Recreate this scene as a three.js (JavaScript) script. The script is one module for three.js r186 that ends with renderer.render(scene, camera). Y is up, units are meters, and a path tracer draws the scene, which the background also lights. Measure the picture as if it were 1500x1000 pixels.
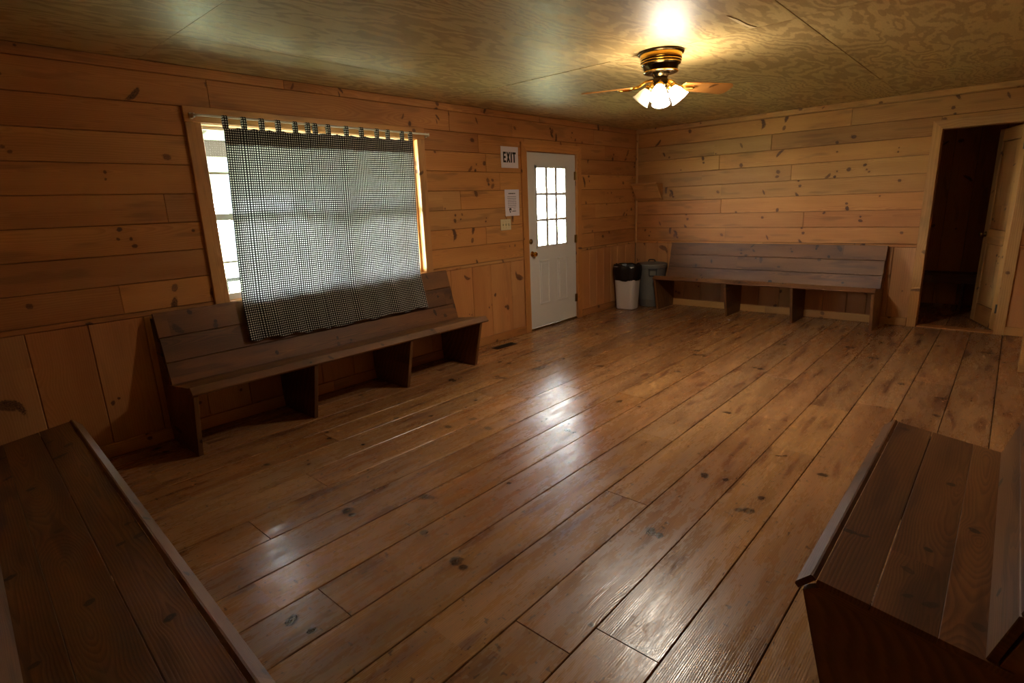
import * as THREE from 'three';
import { RoundedBoxGeometry } from 'three/addons/geometries/RoundedBoxGeometry.js';
import { mergeGeometries } from 'three/addons/utils/BufferGeometryUtils.js';
import { RectAreaLightUniformsLib } from 'three/addons/lights/RectAreaLightUniformsLib.js';

// ---------------------------------------------------------------- camera, sky, exposure
RectAreaLightUniformsLib.init();
const scene = new THREE.Scene();
const camera = new THREE.PerspectiveCamera(63.57, 1.5, 0.02, 200);
camera.rotation.order = 'YXZ';
camera.position.set(4.155, 1.478, 7.39);
camera.rotation.set(-0.2425, 0.7366, -0.0397);
scene.background = new THREE.Color(0.93, 1.0, 0.99);      // bright overcast sky
scene.backgroundIntensity = 76.0;
const LAMP = { color: new THREE.Color(1.0, 0.94, 0.83), cd: 3.0 };
const renderer = new THREE.WebGLRenderer({ antialias: true });
renderer.toneMapping = THREE.LinearToneMapping;
renderer.toneMappingExposure = 0.96;
renderer.shadowMap.enabled = true;

// ---------------------------------------------------------------- measures (metres)
const H = 2.437, RAIL = 0.865, XR = 4.57, ZN = 7.62;      // ceiling, rail height, right wall, near wall
const WIN = { z0: 4.0, z1: 5.83, y0: 0.885, y1: 2.085 };
const DOOR = { z0: 1.505, z1: 2.46, y1: 2.05 };
const DARK = { x0: 3.49, x1: 4.14, y1: 2.06 };
const WT = 0.14;                                           // wall thickness

// ---------------------------------------------------------------- random, noise
function rng(seed) { let s = seed >>> 0; return () => { s = (s + 0x6D2B79F5) >>> 0; let t = s; t = Math.imul(t ^ (t >>> 15), t | 1); t ^= t + Math.imul(t ^ (t >>> 7), t | 61); return ((t ^ (t >>> 14)) >>> 0) / 4294967296; }; }
const NT = new Float32Array(65536); { const r = rng(7); for (let i = 0; i < 65536; i++) NT[i] = r() * 2 - 1; }
function noise(x, y) {
  const xi = Math.floor(x), yi = Math.floor(y); let fx = x - xi, fy = y - yi;
  fx = fx * fx * (3 - 2 * fx); fy = fy * fy * (3 - 2 * fy);
  const a = xi & 255, b = (xi + 1) & 255, c = (yi & 255) << 8, d = ((yi + 1) & 255) << 8;
  const n0 = NT[a + c] + (NT[b + c] - NT[a + c]) * fx, n1 = NT[a + d] + (NT[b + d] - NT[a + d]) * fx;
  return n0 + (n1 - n0) * fy;
}
const fbm = (x, y) => noise(x, y) * 0.57 + noise(x * 2.1 + 17, y * 2.1 + 5) * 0.28 + noise(x * 4.3 + 3, y * 4.3 + 31) * 0.15;
const sstep = (a, b, x) => { const t = Math.min(1, Math.max(0, (x - a) / (b - a))); return t * t * (3 - 2 * t); };
const mixc = (a, b, t) => [a[0] + (b[0] - a[0]) * t, a[1] + (b[1] - a[1]) * t, a[2] + (b[2] - a[2]) * t];

function dataTex(data, w, h, srgb) {
  const t = new THREE.DataTexture(data, w, h, THREE.RGBAFormat);
  t.magFilter = THREE.LinearFilter; t.minFilter = THREE.LinearMipmapLinearFilter; t.generateMipmaps = true;
  t.wrapS = t.wrapT = THREE.RepeatWrapping; if (srgb) t.colorSpace = THREE.SRGBColorSpace;
  t.needsUpdate = true; return t;
}

// An atlas of sawn planks: each row is one plank (u along the grain, v across), with growth rings, knots and stains.
function woodAtlas(o) {
  const { w, h, rows, len, rowW, early, late, knotC, seed } = o, R = rng(seed);
  const col = new Uint8Array(w * h * 4), bmp = o.bump ? new Uint8Array(w * h * 4) : null, rp = h / rows;
  for (let r = 0; r < rows; r++) {
    const ph = R() * 100, tone = (R() - 0.5) * o.tone, warm = (R() - 0.5) * o.tone * 0.5;
    const heart = (R() - 0.5) * rowW * 1.6, spacing = o.spacing * (0.7 + R() * 0.7), hs = 0.3 + R() * 0.5;
    const knots = []; const n = Math.round(len * o.knots * (0.5 + R()));
    for (let k = 0; k < n; k++) {
      const spike = R() < (o.spike || 0);
      const kr = o.knotR * (0.45 + R() * 0.9);
      const cl = R() < 0.35 ? 2 : 1;
      const kx = R() * len, ky = (R() - 0.5) * rowW * 0.86;
      for (let c = 0; c < cl; c++) {
        const a = spike ? (R() < 0.5 ? 1 : -1) * (0.7 + R() * 0.8) : R() * 3.14;
        knots.push({ x: kx + (c ? (R() - 0.5) * 0.05 : 0), y: c ? ky + (ky > 0 ? -1 : 1) * (0.03 + R() * 0.03) : ky, r: kr * (c ? 0.7 : 1), ax: spike ? 2.0 + R() * 1.8 : 1 + R() * 0.5, ca: Math.cos(a), sa: Math.sin(a), d: 0.55 + R() * 0.45, curl: spike ? (R() - 0.5) * 14 : 0 });
      }
    }
    const y0 = Math.round(r * rp), y1 = Math.round((r + 1) * rp);
    for (let py = y0; py < y1; py++) {
      const yb = ((py + 0.5 - y0) / (y1 - y0) - 0.5) * rowW;
      for (let px = 0; px < w; px++) {
        const x = (px + 0.5) / w * len;
        let y = yb, kd = 0, kdark = 0;
        for (const k of knots) {
          let dx = x - k.x; if (dx > len / 2) dx -= len; else if (dx < -len / 2) dx += len;
          if (dx > 0.2 || dx < -0.2) continue;
          const dy = yb - k.y, s = k.r;
          const g = Math.exp(-(dx * dx) / (s * s * 14) - (dy * dy) / (s * s * 5));
          y -= dy * g * 0.8; kdark += g * 0.12;
          const lx = (dx * k.ca + dy * k.sa), ly = (-dx * k.sa + dy * k.ca) + k.curl * lx * lx;
          const e = Math.sqrt((lx / k.ax) ** 2 + ly * ly) / s + noise(x * 160 + r, yb * 160) * 0.18;
          if (e < 1.35) { const c = (1 - sstep(0.75, 1.35, e)) * k.d * (0.75 + 0.25 * Math.sin(e * 16)); if (c > kd) kd = c; }
        }
        const hx = hs * 0.13 * fbm(x * hs * 2.2 + ph, r * 7.7) + 0.012 * noise(x * 3 + ph, 3.3);
        const yy = y - heart * 0.7 + 0.006 * fbm(x * 2.3 + ph, y * 18 + r * 11);
        const rad = Math.sqrt(yy * yy + hx * hx * (o.cath ?? 1)) / spacing + 0.25 * noise(x * 5 + ph, y * 60);
        const fr = rad - Math.floor(rad), nearLine = Math.min(1, 1.2 - 0.5 * Math.abs(noise(rad * 0.21 + ph, 9)));
        let ring = sstep(0.15, 0.86, fr) * (1 - sstep(0.9, 1.0, fr)) * nearLine;
        const fib = noise(x * 14 + ph, y * 900) * 0.6 + noise(x * 45, y * 1700 + ph) * 0.4;
        const big = fbm(x * 1.3 + ph, y * 9 + r * 3.1);
        let t = ring * o.contrast + fib * o.fibre + tone + big * o.blotch + kdark;
        let c = mixc(early, late, Math.min(1.25, Math.max(-0.25, t)));
        c = [c[0] * (1 + warm * 0.3), c[1], c[2] * (1 - warm * 0.6)];
        if (o.stain) { const s = sstep(0.25, 0.62, fbm(x * 2.4 + ph * 3, y * 16 + r * 5)) * o.stain; c = mixc(c, o.stainC, s); }
        if (o.dots) { const s = sstep(0.80, 0.9, noise(x * 70 + ph, yb * 70 + r * 13)) * o.dots; c = mixc(c, knotC, s); }
        c = mixc(c, knotC, Math.min(1, kd));
        const i = (py * w + px) * 4;
        col[i] = Math.max(0, Math.min(255, c[0])); col[i + 1] = Math.max(0, Math.min(255, c[1])); col[i + 2] = Math.max(0, Math.min(255, c[2])); col[i + 3] = 255;
        if (bmp) { const v = 150 - ring * 40 + fib * 26 + fbm(x * 5 + ph, yb * 30) * 40 + kd * 30; bmp[i] = bmp[i + 1] = bmp[i + 2] = Math.max(0, Math.min(255, v)); bmp[i + 3] = 255; }
      }
    }
  }
  return { map: dataTex(col, w, h, true), bump: bmp ? dataTex(bmp, w, h, false) : null, rows, len, rowW };
}

const pineA = woodAtlas({ w: 2048, h: 2048, rows: 12, len: 4.0, rowW: 0.2, early: [194, 142, 84], late: [150, 96, 50], knotC: [52, 27, 17], seed: 11, tone: 0.45, spacing: 0.011, knots: 2.0, spike: 0.25, knotR: 0.0155, contrast: 0.30, fibre: 0.10, blotch: 0.36, stain: 0.35, stainC: [118, 86, 54] });
const wainA = woodAtlas({ w: 2048, h: 1024, rows: 6, len: 3.0, rowW: 0.32, early: [192, 140, 88], late: [154, 100, 58], knotC: [56, 28, 18], seed: 23, tone: 0.35, spacing: 0.014, knots: 1.3, spike: 0.15, knotR: 0.016, contrast: 0.28, fibre: 0.09, blotch: 0.3, stain: 0.15, stainC: [120, 84, 54] });
const floorA = woodAtlas({ w: 2048, h: 2048, rows: 12, len: 4.0, rowW: 0.25, early: [174, 128, 82], late: [118, 78, 48], knotC: [34, 19, 14], seed: 37, tone: 0.3, spacing: 0.006, knots: 1.1, spike: 0.15, knotR: 0.018, contrast: 0.42, fibre: 0.28, blotch: 0.5, stain: 0.55, stainC: [96, 56, 38], bump: true, cath: 0.4, dots: 0.5 });
const benchA = woodAtlas({ w: 2048, h: 1024, rows: 8, len: 3.0, rowW: 0.18, early: [128, 86, 48], late: [74, 44, 22], knotC: [32, 17, 11], seed: 51, tone: 0.3, spacing: 0.008, knots: 2.0, spike: 0.3, knotR: 0.014, contrast: 0.42, fibre: 0.16, blotch: 0.6, stain: 0.4, stainC: [68, 40, 24], bump: true, cath: 1.6 });

// Rotary-cut plywood: broad wandering figure.
function plyAtlas() {
  const w = 2048, h = 2048, rows = 2, d = new Uint8Array(w * h * 4);
  for (let r = 0; r < rows; r++) for (let py = 0; py < 1024; py++) for (let px = 0; px < w; px++) {
    const x = px / w * 2.44, y = py / 1024 * 1.22, o = r * 40;
    const wx = x + 0.05 * fbm(x * 3 + o, y * 9), wy = y + 0.05 * fbm(x * 2 + o, y * 5 + 9) + 0.012 * noise(x * 26, y * 40 + o);
    const f = fbm(wx * 0.75 + o, wy * 2.3 + o) * 6.5 + wy * 3.5 + 0.3 * noise(x * 6 + o, y * 30) + 0.12 * noise(x * 18 + o, y * 90);
    const fr = f - Math.floor(f);
    const wd = 0.5 + 0.28 * noise(x * 1.1 + o, y * 2.2 + 7); const band = sstep(wd - 0.15, wd + 0.12, fr) * (1 - sstep(0.86, 1.0, fr));
    const fib = noise(x * 22 + o, y * 620) * 0.5 + noise(x * 60, y * 240 + o) * 0.5;
    const t = band * 0.62 + fib * 0.20 + fbm(x * 1.5 + o, y * 2 + 4) * 0.25;
    const c = mixc([200, 176, 120], [150, 121, 76], Math.min(1.2, Math.max(-0.2, t)));
    const i = ((r * 1024 + py) * w + px) * 4; d[i] = c[0]; d[i + 1] = c[1]; d[i + 2] = c[2]; d[i + 3] = 255;
  }
  return { map: dataTex(d, w, h, true), rows, len: 2.44, rowW: 1.22 };
}
const plyA = plyAtlas();
// worn varnish: roughness varies in scuffs and patches (same layout for every floor plank)
function wearTex() {
  const n = 1024, d = new Uint8Array(n * n * 4);
  for (let y = 0; y < n; y++) for (let x = 0; x < n; x++) {
    const u = x / n * 4, v = y / n * 4;
    let g = 0.5 + 0.5 * fbm(u * 5, v * 22) + 0.22 * noise(u * 40, v * 160); g += sstep(0.72, 0.9, noise(u * 60, v * 60)) * 0.5;
    const q = Math.max(0, Math.min(255, 70 + g * 95)), i = (y * n + x) * 4; d[i] = d[i + 1] = d[i + 2] = q; d[i + 3] = 255;
  }
  return dataTex(d, n, n, false);
}
const wear = wearTex();
function gingham() {
  const n = 64, d = new Uint8Array(n * n * 4);
  for (let y = 0; y < n; y++) for (let x = 0; x < n; x++) {
    const a = x < 35 ? 1 : 0, b = y < 35 ? 1 : 0, th = ((x + y) & 3) < 2 ? 6 : -6;
    const v = a && b ? 16 : a || b ? 66 + th : 242, i = (y * n + x) * 4;
    d[i] = v; d[i + 1] = v; d[i + 2] = v * (a || b ? 1.04 : 0.98); d[i + 3] = 255;
  }
  return dataTex(d, n, n, true);
}
const ging = gingham(); ging.repeat.set(1 / 0.0158, 1 / 0.0158);

// ---------------------------------------------------------------- materials
const std = (o) => new THREE.MeshPhysicalMaterial({ side: THREE.DoubleSide, ...o });
const tones = (map, list, o) => list.map((c) => std({ map, color: new THREE.Color().setRGB(c[0], c[1], c[2]), ...o }));
const M = {
  pine: tones(pineA.map, [[0.95, 0.98, 0.92], [0.92, 0.92, 0.84], [0.84, 0.86, 0.82], [0.95, 0.96, 0.86]], { roughness: 0.66 }),
  pineWarm: tones(pineA.map, [[0.98, 0.91, 0.84], [0.92, 0.83, 0.76], [1.0, 0.94, 0.86], [0.96, 0.91, 0.86]], { roughness: 0.66 }),
  pineOlive: tones(pineA.map, [[0.9, 0.88, 0.7], [0.86, 0.83, 0.66], [0.84, 0.81, 0.66], [0.92, 0.87, 0.68]], { roughness: 0.66 }),
  pineRed: tones(pineA.map, [[0.94, 0.78, 0.58], [0.9, 0.74, 0.55], [0.88, 0.7, 0.54]], { roughness: 0.66 }),
  wain: tones(wainA.map, [[1, 1, 1], [0.96, 0.9, 0.86], [1, 0.95, 0.9]], { roughness: 0.55 }),
  trim: tones(pineA.map, [[0.92, 0.82, 0.72]], { roughness: 0.5 }),
  floor: tones(floorA.map, [[1, 1, 1], [1, 0.92, 0.86], [0.94, 0.92, 0.9], [1.0, 0.96, 0.88]], { roughnessMap: wear, roughness: 0.6, ior: 1.6, bumpMap: floorA.bump, bumpScale: 0.0012 }),
  bench: tones(benchA.map, [[0.82, 0.75, 0.68], [0.74, 0.66, 0.58], [0.82, 0.72, 0.62]], { roughness: 0.5, bumpMap: benchA.bump, bumpScale: 0.0012 }),
  ply: tones(plyA.map, [[1, 1, 1]], { roughness: 0.5 }),
  backing: std({ color: 0x7a6044, roughness: 0.95 }),
  jamb: tones(pineA.map, [[1.12, 1.05, 0.8]], { roughness: 0.55 }),
  white: std({ color: 0xdcdcd6, roughness: 0.42 }),
  glass: std({ color: 0xffffff, roughness: 0.0, transmission: 1, thickness: 0, ior: 1.45 }),
  brass: std({ color: 0xc9963a, metalness: 1, roughness: 0.2 }),
  darkBrass: std({ color: 0x4a3a22, metalness: 1, roughness: 0.22 }),
  dullBrass: std({ color: 0x8a6d3c, metalness: 1, roughness: 0.4 }),
  steel: std({ color: 0x6b655c, metalness: 0.9, roughness: 0.45 }),
  paper: std({ color: 0xe6e0ea, roughness: 0.85 }),
  ink: std({ color: 0x0b0b0d, roughness: 0.8 }),
  faintInk: std({ color: 0x6d6878, roughness: 0.8 }),
  ivory: std({ color: 0xd8cfa6, roughness: 0.45 }),
  ivoryDark: std({ color: 0x8d8466, roughness: 0.5 }),
  curtain: std({ map: ging, roughness: 0.97, transmission: 0.17, thickness: 0, specularIntensity: 0.1 }),
  curtainDouble: std({ map: ging, roughness: 1, transmission: 0.09, thickness: 0, specularIntensity: 0.1 }),
  rod: std({ color: 0xe9e2d2, roughness: 0.4 }),
  canWhite: std({ color: 0xcdc3ba, roughness: 0.5 }),
  bag: std({ color: 0x0c0d0e, roughness: 0.3 }),
  canGrey: std({ color: 0x6f6c66, roughness: 0.55 }),
  canDark: std({ color: 0x2c2b29, roughness: 0.5 }),
  vent: std({ color: 0x2a1d14, metalness: 0.6, roughness: 0.5 }),
  blade: tones(pineA.map, [[1.0, 0.92, 0.7]], { roughness: 0.4 }),
  shade: std({ color: 0xfff6e8, roughness: 0.86, transmission: 0.92, thickness: 0 }),
  clearShade: std({ color: 0xf3ead6, roughness: 0.55, transmission: 0.75, thickness: 0 }),
  bulb: std({ color: 0xffffff, emissive: LAMP.color.clone(), emissiveIntensity: 30, roughness: 0.6 }),
  bulbOff: std({ color: 0xe8e6e0, roughness: 0.3 }),
  darkDoor: tones(pineA.map, [[0.95, 0.9, 0.78]], { roughness: 0.5 }),
  grass: std({ color: 0xa8b18b, roughness: 1 }),
  deck: std({ color: 0x4a453d, roughness: 0.8 }),
  porchRoof: std({ color: 0x22302f, roughness: 0.6 }),
  porchWood: std({ color: 0x40392b, roughness: 0.7 }),
  rail: std({ color: 0x3a403c, roughness: 0.7 }),
  metalRoof: std({ color: 0x1f2b33, roughness: 0.5, metalness: 0.2 }),
  siding: std({ color: 0x363e42, roughness: 0.7 }),
  leaf: std({ color: 0x26481e, roughness: 0.9 }),
  leaf2: std({ color: 0x365626, roughness: 0.9 }),
  bark: std({ color: 0x4a3a2c, roughness: 0.9 }),
};
const byId = (list, r) => list[Math.floor(r() * list.length) % list.length];

// ---------------------------------------------------------------- builders
const taken = {};
function numbered(n) { taken[n] = (taken[n] ?? -1) + 1; return taken[n] ? n + '_' + String(taken[n]).padStart(3, '0') : n; }
function mesh(name, geo, mat, parent) { const m = new THREE.Mesh(geo, mat); m.name = name; m.castShadow = m.receiveShadow = true; parent.add(m); return m; }
function thing(name, label, category, pos = [0, 0, 0], turn = 0, group) {
  const o = new THREE.Group(); o.name = numbered(name); scene.add(o); o.position.set(...pos); o.rotation.y = turn;
  o.userData = { label, category }; if (group) o.userData.group = group; return o;
}
function struct(name, label, category) { const o = new THREE.Group(); o.name = name; scene.add(o); o.userData = { label, category, kind: 'structure' }; return o; }
function box(x0, x1, y0, y1, z0, z1) { const g = new THREE.BoxGeometry(x1 - x0, y1 - y0, z1 - z0); g.translate((x0 + x1) / 2, (y0 + y1) / 2, (z0 + z1) / 2); return g; }
function rbox(w, h, d, r = 0.004, seg = 2) { return new RoundedBoxGeometry(w, h, d, seg, r); }
const merge = (l) => mergeGeometries(l.map((g) => { const q = g.index ? g.toNonIndexed() : g; for (const k of Object.keys(q.attributes)) if (!['position', 'normal', 'uv'].includes(k)) q.deleteAttribute(k); return q; }));

// A sawn plank centred on the origin: length along X, width along Y, face at z = 0 (thickness goes to -z), chamfered long edges and ends; uv in metres on its atlas row.
function plank(L, W, T, atlas, row, u0, ch = 0.003, flip = 1) {
  const l = L / 2, w = W / 2, c = Math.min(ch, W / 4), pos = [], uv = [], nor = [];
  const P = [[-l, -w, -T], [l, -w, -T], [l, w, -T], [-l, w, -T], [-l, -w, -c], [l, -w, -c], [l, w, -c], [-l, w, -c], [-l + c * 0.6, -w + c, 0], [l - c * 0.6, -w + c, 0], [l - c * 0.6, w - c, 0], [-l + c * 0.6, w - c, 0]];
  const quad = (a, b, d, e) => {
    const A = new THREE.Vector3(...P[a]), B = new THREE.Vector3(...P[b]), D = new THREE.Vector3(...P[d]);
    const n = B.clone().sub(A).cross(D.clone().sub(A)).normalize();
    for (const k of [a, b, d, a, d, e]) {
      const p = P[k]; pos.push(...p); nor.push(n.x, n.y, n.z);
      const across = Math.abs(n.y) > 0.9 ? p[1] * 0.96 + (p[2]) * 0.3 * Math.sign(-n.y) : p[1] + 0;
      const along = Math.abs(n.x) > 0.9 ? p[0] + p[2] : p[0];
      uv.push((along * flip + u0) / atlas.len, (row + 0.5 + Math.max(-0.485, Math.min(0.485, across * flip / atlas.rowW))) / atlas.rows);
    }
  };
  quad(8, 9, 10, 11); quad(4, 5, 9, 8); quad(5, 6, 10, 9); quad(6, 7, 11, 10); quad(7, 4, 8, 11);
  quad(0, 1, 5, 4); quad(1, 2, 6, 5); quad(2, 3, 7, 6); quad(3, 0, 4, 7); quad(3, 2, 1, 0);
  const g = new THREE.BufferGeometry();
  g.setAttribute('position', new THREE.Float32BufferAttribute(pos, 3)); g.setAttribute('normal', new THREE.Float32BufferAttribute(nor, 3)); g.setAttribute('uv', new THREE.Float32BufferAttribute(uv, 2));
  return g;
}
const basis = new THREE.Matrix4(), vx = new THREE.Vector3(), vy = new THREE.Vector3(), vz = new THREE.Vector3();
function orient(m, at, along, normal) {
  vx.set(...along).normalize(); vz.set(...normal).normalize(); vy.crossVectors(vz, vx);
  basis.makeBasis(vx, vy, vz); m.quaternion.setFromRotationMatrix(basis); m.position.set(...at); return m;
}
// place a random plank from an atlas
const RB = rng(99);
function addPlank(parent, name, L, W, T, atlas, mats, at, along, normal, o = {}) {
  const r = o.rng || RB;
  const g = plank(L, W, T, atlas, o.row ?? Math.floor(r() * atlas.rows), o.u ?? r() * atlas.len, o.ch ?? 0.003, r() < 0.5 ? -1 : 1);
  return orient(mesh(name, g, Array.isArray(mats) ? byId(mats, r) : mats, parent), at, along, normal);
}
// uv in metres for any geometry that carries a plank's wood (triplanar by face normal; long axis along the grain)
function woodUV(g, atlas, row, u0, axis) {
  const q = g.index ? g.toNonIndexed() : g, p = q.attributes.position, n = q.attributes.normal, uv = new Float32Array(p.count * 2), ax = 'xyz'.indexOf(axis), others = [0, 1, 2].filter((i) => i !== ax);
  for (let i = 0; i < p.count; i++) {
    const c = [p.getX(i), p.getY(i), p.getZ(i)], m = [n.getX(i), n.getY(i), n.getZ(i)].map(Math.abs);
    const v = m[others[0]] > m[others[1]] ? c[others[1]] : c[others[0]];
    uv[2 * i] = (c[ax] + u0) / atlas.len; uv[2 * i + 1] = (row + 0.5 + Math.max(-0.48, Math.min(0.48, ((v % (atlas.rowW * 0.9))) / atlas.rowW * 0.9))) / atlas.rows;
  }
  q.setAttribute('uv', new THREE.BufferAttribute(uv, 2)); return q;
}

// ---------------------------------------------------------------- floor
{
  const f = struct('floor', 'wide varnished pine plank floor with dark knots and worn sheen', 'floor');
  mesh('subfloor', box(-WT, XR + WT, -0.15, -0.026, -WT, ZN + WT), M.backing, f);
  const r = rng(5), pitch = 0.2477, T = 0.025;
  const fixed = { 5: [6.03], 6: [6.47], 9: [6.51], 9.5: [], 11: [5.13], 12: [6.136], 8: [3.76] };
  for (let i = -1; i * pitch + 0.007 < XR; i++) {
    const x0 = Math.max(0, i * pitch + 0.007), x1 = Math.min(XR, (i + 1) * pitch + 0.007); if (x1 - x0 < 0.02) continue;
    let cuts = [0, ZN];
    if (fixed[i + 0]) cuts.push(...fixed[i]);
    let z = 0.6 + r() * 4; while (z < ZN - 0.8) { if (cuts.every((c) => Math.abs(c - z) > 1.6)) cuts.push(z); z += 2.6 + r() * 2.4; }
    cuts.sort((a, b) => a - b);
    for (let k = 0; k + 1 < cuts.length; k++) {
      const a = cuts[k], b = cuts[k + 1];
      const dy = (r() - 0.5) * 0.0016, tilt = (r() - 0.5) * 0.003;
      addPlank(f, 'floor_board', b - a - 0.0018, x1 - x0 - 0.0035 - r() * 0.002, T, floorA, M.floor, [(x0 + x1) / 2, dy - 0.001, (a + b) / 2], [0, 0, -1], [tilt, 1, 0], { rng: r, ch: 0.002 });
    }
  }
}

// ---------------------------------------------------------------- walls
const ROWS = [RAIL, 0.899, 1.083, 1.267, 1.451, 1.635, 1.819, 2.003, 2.187, 2.371, H];
// wall in its own (s, y) frame: s runs 0..len; toWorld(s, y) -> position on the face
function boardWall(g, len, at, along, normal, holes, seed, opt = {}) {
  const r = rng(seed), T = 0.018, pos = (s, y) => [at[0] + along[0] * s, y, at[2] + along[2] * s];
  const red = opt.red || (() => false); const rect = (s0, s1, y0, y1, o, out = 0) => {
    // split a board around the holes (rough openings hidden by the casings)
    const hit = holes.find((h) => s0 < h.s1 - 1e-4 && s1 > h.s0 + 1e-4 && y0 < h.y1 - 1e-4 && y1 > h.y0 + 1e-4);
    if (hit) {
      if (s0 < hit.s0) rect(s0, hit.s0, y0, y1, o, out);
      if (s1 > hit.s1) rect(hit.s1, s1, y0, y1, o, out);
      const a = Math.max(s0, hit.s0), b = Math.min(s1, hit.s1);
      if (y1 > hit.y1) rect(a, b, hit.y1, y1, o, out);
      if (y0 < hit.y0) rect(a, b, y0, hit.y0, o, out);
      return;
    }
    if (s1 - s0 < 0.012 || y1 - y0 < 0.006) return;
    const p = pos((s0 + s1) / 2, (y0 + y1) / 2), n = normal;
    if (o.vert) addPlank(g, 'wainscot_board', y1 - y0 - 0.001, s1 - s0 - 0.003, T, wainA, opt.wain || M.wain, [p[0] + n[0] * out, p[1], p[2] + n[2] * out], [0, 1, 0], n, { rng: r, ch: 0.004 });
    else addPlank(g, o.name || 'wall_board', s1 - s0 - 0.0015, y1 - y0 - 0.003, T + out, pineA, red(y0, s0) || M.pine, [p[0] + n[0] * out, p[1], p[2] + n[2] * out], along, n, { rng: r, ch: 0.0035, row: o.row, u: o.u === undefined ? undefined : o.u + (s0 + s1) / 2 });
  };
  for (let k = 0; k + 1 < ROWS.length; k++) {
    let s = 0; const list = (opt.joints && opt.joints[k]) || null;
    const ends = []; if (list) ends.push(...list); else { let e = 0.9 + r() * 2.2; while (e < len - 0.6) { ends.push(e); e += 1.5 + r() * 2.2; } }
    ends.push(len);
    for (const e of ends) { rect(s, e, ROWS[k], ROWS[k + 1], { name: k === 0 ? 'rail_strip' : 'wall_board' }, k === 0 ? 0.004 : (r() - 0.5) * 0.0012); s = e; }
  }
  // vertical wainscot below the rail
  let s = 0; const ws = opt.wains || []; let i = 0;
  while (s < len - 0.01) { let e = ws[i] !== undefined ? ws[i] : s + 0.2 + r() * 0.11; i++; if (len - e < 0.09) e = len; rect(s, Math.min(e, len), 0, RAIL, { vert: 1 }, -0.004); s = e; }
}
// solid core of a wall with rectangular openings, in the same (s, y) frame
function core(g, len, at, along, normal, holes, y1 = H) {
  const sh = new THREE.Shape([[-WT, -0.02], [len + WT, -0.02], [len + WT, y1 + 0.12], [-WT, y1 + 0.12]].map((q) => new THREE.Vector2(...q)));
  for (const h of holes) { const y0 = Math.max(h.y0, -0.01); sh.holes.push(new THREE.Path([[h.s0, y0], [h.s0, h.y1], [h.s1, h.y1], [h.s1, y0]].map((q) => new THREE.Vector2(...q)))); }
  const ge = new THREE.ExtrudeGeometry(sh, { depth: WT - 0.0235, bevelEnabled: false });
  const m = mesh('core', ge, M.backing, g);
  vx.set(...along); vz.set(...normal); vy.set(0, 1, 0); basis.makeBasis(vx, vy, vz); m.quaternion.setFromRotationMatrix(basis);
  m.position.set(at[0] - normal[0] * WT, 0, at[2] - normal[2] * WT);
}
const roughWin = { s0: ZN - WIN.z1 - 0.02, s1: ZN - WIN.z0 + 0.02, y0: WIN.y0 - 0.02, y1: WIN.y1 + 0.02 };
const roughDoor = { s0: ZN - DOOR.z1 - 0.025, s1: ZN - DOOR.z0 + 0.025, y0: -0.01, y1: DOOR.y1 + 0.025 };
const roughDark = { s0: DARK.x0 - 0.02, s1: DARK.x1 + 0.02, y0: -0.01, y1: DARK.y1 + 0.02 };
{
  const g = struct('wall_left', 'knotty pine board wall with the curtained window and white door', 'wall');
  const zz = (z) => ZN - z;
  core(g, ZN, [0, 0, ZN], [0, 0, -1], [1, 0, 0], [roughWin, roughDoor]);
  boardWall(g, ZN, [0, 0, ZN], [0, 0, -1], [1, 0, 0], [roughWin, roughDoor], 301, {
    red: () => M.pineWarm, joints: { 8: [zz(5.747), zz(3.58), zz(1.1)], 9: [zz(5.2), zz(2.2)], 7: [zz(3.2)], 6: [zz(3.1)], 5: [zz(2.9)] },
    wains: [7.27, 6.97, 6.67, 6.372, 6.08, 5.78, 5.48, 5.18, 4.88, 4.58, 4.28, 3.98, 3.68, 3.378, 3.10, 2.768, 2.48, 2.2, 1.9, 1.6, 1.39, 1.2, 1.03, 0.852, 0.67, 0.496, 0.269].map(zz),
  });
}
{
  const g = struct('wall_back', 'knotty pine board wall behind the long bench, with dark doorway', 'wall');
  core(g, XR, [0, 0, 0], [1, 0, 0], [0, 0, 1], [roughDark]);
  boardWall(g, XR, [0, 0, 0], [1, 0, 0], [0, 0, 1], [roughDark], 402, {
    red: (y) => y < 1.4 ? M.pineRed : M.pineOlive, joints: { 8: [2.66], 7: [1.83], 6: [1.2], 5: [2.08], 4: [], 3: [1.25], 2: [2.258], 1: [] },
    wains: [0.17, 0.36, 0.515, 0.78, 1.02, 1.3, 1.55, 1.8, 2.05, 2.3, 2.55, 2.8, 3.0, 3.2, 3.415, 3.6, 3.9, 4.2],
  });
}
{
  const g = struct('wall_right', 'knotty pine board wall behind the short bench', 'wall');
  core(g, ZN, [XR, 0, 0], [0, 0, 1], [-1, 0, 0], []);
  boardWall(g, ZN, [XR, 0, 0], [0, 0, 1], [-1, 0, 0], [], 503);
}
{
  const g = struct('wall_near', 'knotty pine board wall facing the dark doorway', 'wall');
  core(g, XR, [XR, 0, ZN], [-1, 0, 0], [0, 0, -1], []);
  boardWall(g, XR, [XR, 0, ZN], [-1, 0, 0], [0, 0, -1], [], 604);
}

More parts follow.
